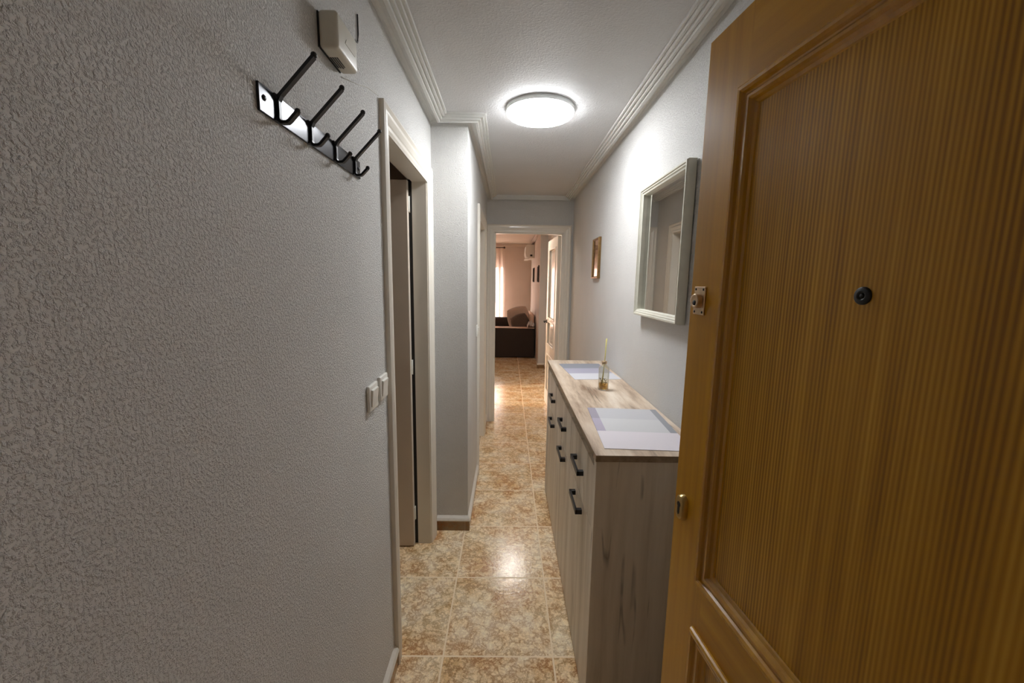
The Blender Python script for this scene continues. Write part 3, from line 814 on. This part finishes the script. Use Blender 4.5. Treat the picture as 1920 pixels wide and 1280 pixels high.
# ------------------------------------------------------------------ placemats
def mat_cloth(name, mode):
    m, nt, p, N, L = new_mat(name); p.inputs['Roughness'].default_value = .55
    tc = N.new('ShaderNodeTexCoord'); sep = N.new('ShaderNodeSeparateXYZ'); L.new(tc.outputs['Object'], sep.inputs[0])
    def stepv(out, th, hi=True):
        n = N.new('ShaderNodeMath'); n.operation = 'GREATER_THAN' if hi else 'LESS_THAN'; n.inputs[1].default_value = th; L.new(out, n.inputs[0]); return n.outputs[0]
    def mix(f, A, B):
        n = N.new('ShaderNodeMix'); n.data_type = 'RGBA'; L.new(f, n.inputs['Factor'])
        for k, v in (('A', A), ('B', B)):
            if isinstance(v, tuple): n.inputs[k].default_value = v
            else: L.new(v, n.inputs[k])
        return n.outputs['Result']
    if mode == 0:
        ctr = mix(stepv(sep.outputs[1], .085), srgb(204, 204, 206), srgb(194, 194, 198))
        lb = mix(stepv(sep.outputs[1], .085), srgb(176, 168, 186), srgb(158, 152, 166))
        c = mix(stepv(sep.outputs[0], -.115, False), ctr, lb)
        c = mix(stepv(sep.outputs[0], .123), c, srgb(150, 152, 158))
        c = mix(stepv(sep.outputs[1], -.060, False), c, srgb(222, 216, 222))
    else:
        c = mix(stepv(sep.outputs[1], .075), srgb(170, 168, 184), srgb(140, 144, 154))
        c = mix(stepv(sep.outputs[1], -.070, False), c, srgb(206, 206, 212))
    # fine weave
    wv = N.new('ShaderNodeTexChecker'); wv.inputs['Scale'].default_value = 420; L.new(tc.outputs['Object'], wv.inputs['Vector'])
    b_ = N.new('ShaderNodeBump'); b_.inputs['Strength'].default_value = .3; b_.inputs['Distance'].default_value = .0004
    L.new(wv.outputs['Fac'], b_.inputs['Height']); L.new(b_.outputs[0], p.inputs['Normal'])
    L.new(c, p.inputs['Base Color']); return m
for cx_, cy_, rz, w, mode, lab in ((.493, 1.515, math.radians(-3.6), .298, 0, 'woven grey and lilac placemat on the near end of the sideboard'),
                                (.508, 2.515, math.radians(4.6), .276, 1, 'banded grey placemat at the far end of the sideboard, behind the reed diffuser')):
    b = BM(); box(b, -w/2, w/2, -.225, .225, 0, .0018, .0006)
    o = obj('placemat', b, mat_cloth('placemat_weave_%s' % ('near' if mode == 0 else 'far'), mode)); o.location = (cx_, cy_, SH+.0002); o.rotation_euler = (0, 0, rz)
    tag(o, lab, 'placemat', 'placemats on the sideboard')

# ------------------------------------------------------------------ reed diffuser
rd = empty('reed_diffuser', (.503, 2.070, SH)); tag(rd, 'glass reed diffuser bottle with amber oil and pale reeds on the sideboard', 'diffuser')
R_ = .0275
b = BM()
lathe(b, [(0, .0005), (R_-.002, .0005), (R_, .003), (R_, .112), (R_-.003, .121), (R_-.012, .128), (.0115, .132), (.0115, .146), (.013, .147), (.013, .150),
          (.009, .150), (.009, .131), (R_-.014, .126), (R_-.005, .119), (R_-.0025, .111), (R_-.0025, .006), (0, .005)], 40)
obj('bottle', b, 'bottle', rd)
b = BM(); lathe(b, [(0, .0052), (R_-.0027, .0062), (R_-.0027, .036), (0, .036)], 40); obj('oil', b, 'oil', rd)
b = BM(); lathe(b, [(.0135, .139), (.0135, .152), (.007, .153), (.007, .139)], 28); obj('collar', b, 'nickel', rd)
for i, (ax, ay) in enumerate(((.010, .003), (.013, -.002), (.007, .004), (.015, .004), (.011, -.005))):
    b = BM(); tube(b, [(-ax*.9, -ay*.9, .008), (0+ax*.15, ay*.15, .150), (ax*.55, ay*.6, .267+.003*(i % 2))], .0016, 8); obj('reed', b, 'reed', rd)
# printed label: wrapped curved patch with leaf sprig strokes
def on_bottle(a, z, r=R_+.0006): return (r*math.cos(a), r*math.sin(a), z)
b = BM(); A0 = -PI/2-.25
for st in range(2):
    pts = [on_bottle(A0-.55+st*.75+.25*math.sin(t*.5), .030+t*.0045) for t in range(9)]
    tube(b, pts, .0008, 6)
    for t in range(1, 8, 2):
        p = pts[t]; a = A0-.55+st*.75+.25*math.sin(t*.5)
        tube(b, [p, on_bottle(a+.22, p[2]+.005)], .0011, 6); tube(b, [p, on_bottle(a-.22, p[2]+.005)], .0011, 6)
for k in range(3):
    pts = [on_bottle(A0-.28+.07*j, .026-k*.005) for j in range(11)]
    tube(b, pts, .0009, 6)
o = obj('printed_sprig', b, 'frameDark', rd)

# ------------------------------------------------------------------ mirror on the right wall
mr = empty('wall_mirror', (XR, 1.79, 1.70)); tag(mr, 'rectangular mirror in a deep cream frame on the right wall above the sideboard', 'mirror')
my0, my1, mz0, mz1 = 1.527, 2.055, 1.398, 1.998
def frame_on_wall(bm, y0, y1, z0, z1, prof, X):
    """picture frame on wall x=X facing -x ; prof (inset, height)"""
    L_ = []
    for d, h in prof:
        L_.append([bm.verts.new((X-h, y0+d, z0+d)), bm.verts.new((X-h, y1-d, z0+d)), bm.verts.new((X-h, y1-d, z1-d)), bm.verts.new((X-h, y0+d, z1-d))])
    n = len(L_); fs = []
    for k in range(n):
        A, B = L_[k], L_[(k+1) % n]
        for i in range(4): fs.append(bm.faces.new((A[i], A[(i+1) % 4], B[(i+1) % 4], B[i])))
    bmesh.ops.recalc_face_normals(bm, faces=fs)
b = BM(); frame_on_wall(b, my0, my1, mz0, mz1, [(0, .004), (0, .034), (.004, .040), (.010, .040), (.013, .036), (.018, .036), (.022, .032), (.028, .030), (.030, .012), (.030, .004)], XR)
at(mr, obj('frame', b, 'mframe', None))
b = BM(); box(b, XR-.012, XR-.009, my0+.026, my1-.026, mz0+.026, mz1-.026); g = at(mr, obj('mirror_glass', b, 'mirror', None))
b = BM(); box(b, XR-.009, XR-.0005, my0+.02, my1-.02, mz0+.02, mz1-.02); at(mr, obj('backing', b, 'frameDark', None))

# ------------------------------------------------------------------ small picture on the right wall
def picture(X, y0, y1, z0, z1, label, fm='gold', t=.02, grp=None, image=None, fw=.022):
    r = empty('framed_picture', (X, (y0+y1)/2, (z0+z1)/2)); tag(r, label, 'picture', grp)
    b = BM(); frame_on_wall(b, y0, y1, z0, z1, [(0, .001), (0, t*.8), (.003, t), (fw*.5, t), (fw, t*.6), (fw, .001)], X); at(r, obj('frame', b, fm, None))
    b = BM(); box(b, X-t*.5, X-.001, y0+fw*.8, y1-fw*.8, z0+fw*.8, z1-fw*.8); at(r, obj('print', b, image, None))
    b = BM(); box(b, X-t*.55, X-t*.5, y0+fw*.8, y1-fw*.8, z0+fw*.8, z1-fw*.8); at(r, obj('picture_glass', b, 'pane', None))
pm, nt, p, N, L = new_mat('painted_landscape'); p.inputs['Roughness'].default_value = .5
tc = N.new('ShaderNodeTexCoord'); no = N.new('ShaderNodeTexNoise'); no.inputs['Scale'].default_value = 14; L.new(tc.outputs['Object'], no.inputs[0])
cr_ = N.new('ShaderNodeValToRGB'); cr_.color_ramp.elements[0].color = srgb(150, 110, 74); cr_.color_ramp.elements[1].color = srgb(220, 186, 150)
cr_.color_ramp.elements[0].position = .35; cr_.color_ramp.elements[1].position = .65
L.new(no.outputs['Fac'], cr_.inputs[0]); L.new(cr_.outputs[0], p.inputs['Base Color']); M['print'] = pm
picture(XR, 3.03, 3.245, 1.585, 1.885, 'small gold framed picture on the right wall between mirror and far doorway', 'gold', .022, None, 'print', .016)
picture(XLR, 7.75, 8.00, 1.55, 1.865, 'narrow dark framed picture on the living room wall, nearer of the two', 'frameDark', .025, 'pictures on the living room wall', 'print')
picture(XLR, 9.15, 9.45, 1.55, 1.865, 'narrow dark framed picture on the living room wall below the air conditioner', 'frameDark', .025, 'pictures on the living room wall', 'print')

# ------------------------------------------------------------------ living room furniture
sf = empty('sofa', (.13, 9.0, 0)); tag(sf, 'dark brown sofa with boxy arms seen side on through the far doorway', 'sofa')
def rbox(x0, x1, y0, y1, z0, z1, bev=.02, seg=3):
    b = BM(); box(b, x0, x1, y0, y1, z0, z1, bev, seg)
    for f in b.faces: f.smooth = True
    return b
at(sf, obj('arm', rbox(-.42, .545, 8.26, 8.50, .012, .612, .012), 'sofa'))
at(sf, obj('arm', rbox(-.42, .10, 9.72, 9.94, .03, .70, .02), 'sofa'))
at(sf, obj('base', rbox(-.40, .545, 8.505, 9.715, .03, .30, .02), 'sofa'))
at(sf, obj('seat_cushion', rbox(-.42, .45, 8.505, 9.715, .305, .50, .04), 'sofaseat'))
at(sf, obj('backrest', rbox(.455, .555, 8.505, 9.94, .305, .87, .05), 'sofaseat'))
b = BM(); box(b, -.425, .548, 8.255, 8.505, .613, .622, .003); o = at(sf, obj('arm_piping', b, 'sofaseat')); o['label'] = 'pale strip along the top of the near arm'
def cushion(x, y, z, w, h, t, rx, ry, rz, mat, label):
    bm = BM(); bmesh.ops.create_grid(bm, x_segments=12, y_segments=12, size=.5)
    top = [v for v in bm.verts]
    ret = bmesh.ops.duplicate(bm, geom=bm.verts[:]+bm.edges[:]+bm.faces[:])
    low = [v for v in ret['geom'] if isinstance(v, bmesh.types.BMVert)]
    for s, vs in ((1, top), (-1, low)):
        for v in vs:
            a, c = v.co.x*2, v.co.y*2
            ra, rc = a*math.sqrt(1-c*c*.28), c*math.sqrt(1-a*a*.28)
            k = max(0, (1-a**4))**.5*max(0, (1-c**4))**.5
            pin = 1-.06*(1-abs(a)**2*abs(c)**2)
            v.co = Vector((ra*w/2*1.05, rc*h/2*1.05, s*t/2*k))
    bmesh.ops.remove_doubles(bm, verts=bm.verts, dist=.0008)
    bmesh.ops.recalc_face_normals(bm, faces=bm.faces)
    o = obj('cushion', bm, mat, smooth=True); o.location = (x, y, z); o.rotation_euler = (rx, ry, rz)
    return tag(o, label, 'cushion', 'cushions on the sofa')
cushion(.235, 8.93, .755, .47, .50, .13, math.radians(80), math.radians(-14), 0, 'cushT', 'light taupe cushion standing behind the dark brown one on the sofa')
cushion(.262, 8.67, .685, .37, .36, .17, math.radians(84), math.radians(-22), 0, 'cushB', 'dark brown cushion leaning on the near sofa arm')
b = BM(); bmesh.ops.create_grid(b, x_segments=16, y_segments=12, size=.5)
for v in b.verts:
    x, y = v.co.x, v.co.y
    v.co = Vector((x*.15, y*.20, .09*math.cos(x*2.4)*math.cos(y*2.2)+.018*math.sin(x*17)+.014*math.sin(y*19+x*9)))
bmesh.ops.solidify(b, geom=b.faces[:], thickness=.03)
bmesh.ops.recalc_face_normals(b, faces=b.faces)
o = obj('blanket', b, 'cushG', smooth=True); o.location = (.470, 8.375, .655); tag(o, 'crumpled pale grey blanket lying on the near sofa arm beside the wall', 'blanket')

# air conditioner
ac = empty('air_conditioner', (XLR, 9.7, 2.23)); tag(ac, 'white split air conditioner high on the living room wall', 'air conditioner')
b = BM(); prism(b, [(XLR-.005, 2.085), (XLR-.005, 2.375), (XLR-.15, 2.385), (XLR-.195, 2.355), (XLR-.205, 2.20), (XLR-.185, 2.115), (XLR-.13, 2.080)], 9.30, 10.15, 'XZ')
bmesh.ops.bevel(b, geom=b.edges[:], offset=.006, segments=2, affect='EDGES'); at(ac, obj('housing', b, 'plastic'))
b = BM(); box(b, XLR-.21, XLR-.11, 9.34, 10.11, 2.066, 2.080, .003); at(ac, obj('air_flap', b, 'plastic'))
b = BM(); box(b, XLR-.10, XLR-.05, 9.2985, 9.3, 2.12, 2.16); at(ac, obj('vent_slot', b, 'ink'))

# curtain and rod
rod = empty('curtain_rod', (-.85, YB-.20, 2.39)); tag(rod, 'dark curtain rod with a round finial below the living room ceiling', 'curtain rod')
b = BM(); tube(b, [(-1.70, YB-.2, 2.39), (-.125, YB-.2, 2.39)], .010, 12); at(rod, obj('rod', b, 'frameDark'))
for x in (-.115, -1.71): b = BM(); ball(b, (x, YB-.2, 2.39), .026); at(rod, obj('finial', b, 'frameDark'))
for x in (-.345, -1.5):
    b = BM(); box(b, x-.012, x+.012, YB-.2, YB, 2.375, 2.405, .003); tube(b, [(x, YB-.2, 2.360), (x, YB-.2, 2.42)], .024, 14); at(rod, obj('bracket', b, 'frameDark'))
b = BM(); nx = 150; rows = []
for j, z in enumerate((2.375, 2.30, 1.9, 1.2, .5, .03)):
    row = []
    for i in range(nx+1):
        x = -1.66 + 1.545*i/nx
        amp = .022+.006*j
        xx = x + .010*math.sin(x*9+j) + (.035*(j/5) if i > nx*.8 else 0)*((i/nx-.8)/.2 if i > nx*.8 else 0)
        row.append(b.verts.new((xx, YB-.2+amp*math.sin(x*68+.5*math.sin(x*11)+.15*j), z)))
    rows.append(row)
for A, B in zip(rows, rows[1:]):
    for i in range(nx): b.faces.new((A[i], A[i+1], B[i+1], B[i]))
o = obj('curtain', b, 'curtain', smooth=True); tag(o, 'sheer warm white curtain hanging over the bright balcony window', 'curtain')

# balcony window
w1 = empty('window_1', ((WX0+WX1)/2, YB+.07, 0)); tag(w1, 'bright balcony window behind the sheer curtain', 'window', kind='structure')
b = BM()
box(b, WX0, WX0+.05, YB+.04, YB+.10, 0, WZ1); box(b, WX1-.05, WX1, YB+.04, YB+.10, 0, WZ1); box(b, WX0, WX1, YB+.04, YB+.10, WZ1-.05, WZ1); box(b, WX0, WX1, YB+.04, YB+.10, 0, .08)
for x in (-.235, -.86): box(b, x-.03, x+.03, YB+.045, YB+.095, .08, WZ1-.05)
loc_child(obj('window_frame', b, 'alu'), w1)
for x0, x1 in ((WX0+.05, -.89), (-.83, -.265), (-.205, WX1-.05)):
    b = BM(); box(b, x0, x1, YB+.068, YB+.072, .08, WZ1-.05); loc_child(obj('window_pane', b, sheer('thin_window_glass', (.9, .95, .95, 1), .94)), w1)
# balcony rail and house opposite
br = empty('balcony_railing', (-.8, 11.55, 0)); tag(br, 'pale metal balcony railing outside the curtained window', 'railing')
b = BM(); box(b, -2.4, .9, 11.53, 11.57, .98, 1.02); box(b, -2.4, .9, 11.535, 11.565, .08, .11); at(br, obj('rail', b, 'alu'))
b = BM()
for i in range(30): box(b, -2.38+i*.112, -2.366+i*.112, 11.543, 11.557, .11, .98)
for x in (-2.39, .89): box(b, x-.02, x+.02, 11.53, 11.57, 0, 1.0)
at(br, obj('baluster', b, 'alu')); br.children[-1]['kind'] = 'stuff'
hs = empty('house', (-2, 22, 0)); tag(hs, 'hazy pinkish house across the street, seen through the curtain', 'building')
b = BM(); box(b, -9, 6, 22, 26, -9, 2.6); at(hs, obj('facade', b, 'facade'))
for x in (-7, -4.6, -2.2, -.55, 1.2, 3.4):
    for z in (-1.4, .9):
        b = BM(); box(b, x-.45, x+.45, 21.96, 22.0, z-.55, z+.55); at(hs, obj('window', b, 'facwin'))
b = BM(); box(b, -9.2, 6.2, 21.8, 26.2, 2.6, 2.75); at(hs, obj('roof_edge', b, 'facade'))

# ------------------------------------------------------------------ world and daylight
W = bpy.data.worlds.new('World'); S.world = W; W.use_nodes = True
bg = W.node_tree.nodes['Background']; bg.inputs[0].default_value = (1.0, .97, .95, 1); bg.inputs[1].default_value = 5.5
pl_ = bpy.data.lights.new('window_portal', 'AREA'); pl_.shape = 'RECTANGLE'; pl_.size = WX1-WX0; pl_.size_y = WZ1; pl_.cycles.is_portal = True
po = bpy.data.objects.new('window_portal', pl_); COL.objects.link(po); po.location = ((WX0+WX1)/2, YB+.16, WZ1/2); po.rotation_euler = (-PI/2, 0, 0)

# ------------------------------------------------------------------ camera (focal length solved from vanishing points, 1920 px frame)
f = 764.0; cx, cy, H = 960.0, 640.0, 1.55
vy = Vector((953.5-cx, -(528-cy), -f)).normalized()
vz = Vector((877-cx, -(5855-cy), -f)).normalized()
Y = vy; Z = -(vz - vz.dot(Y)*Y).normalized(); X = Y.cross(Z)
R3 = Matrix((X, Y, Z))
cam = bpy.data.cameras.new('Camera'); cam.sensor_width = 36; cam.lens = f/1920*36; cam.clip_start = .02; cam.clip_end = 200
co = bpy.data.objects.new('Camera', cam); COL.objects.link(co)
co.matrix_world = Matrix.Translation((0, 0, H)) @ R3.to_4x4()
S.camera = co
S.view_settings.view_transform = 'Standard'; S.view_settings.look = 'None'; S.view_settings.exposure = 1.38; S.view_settings.gamma = 1
S.view_settings.use_curve_mapping = False
S.cycles.max_bounces = 10; S.cycles.diffuse_bounces = 7
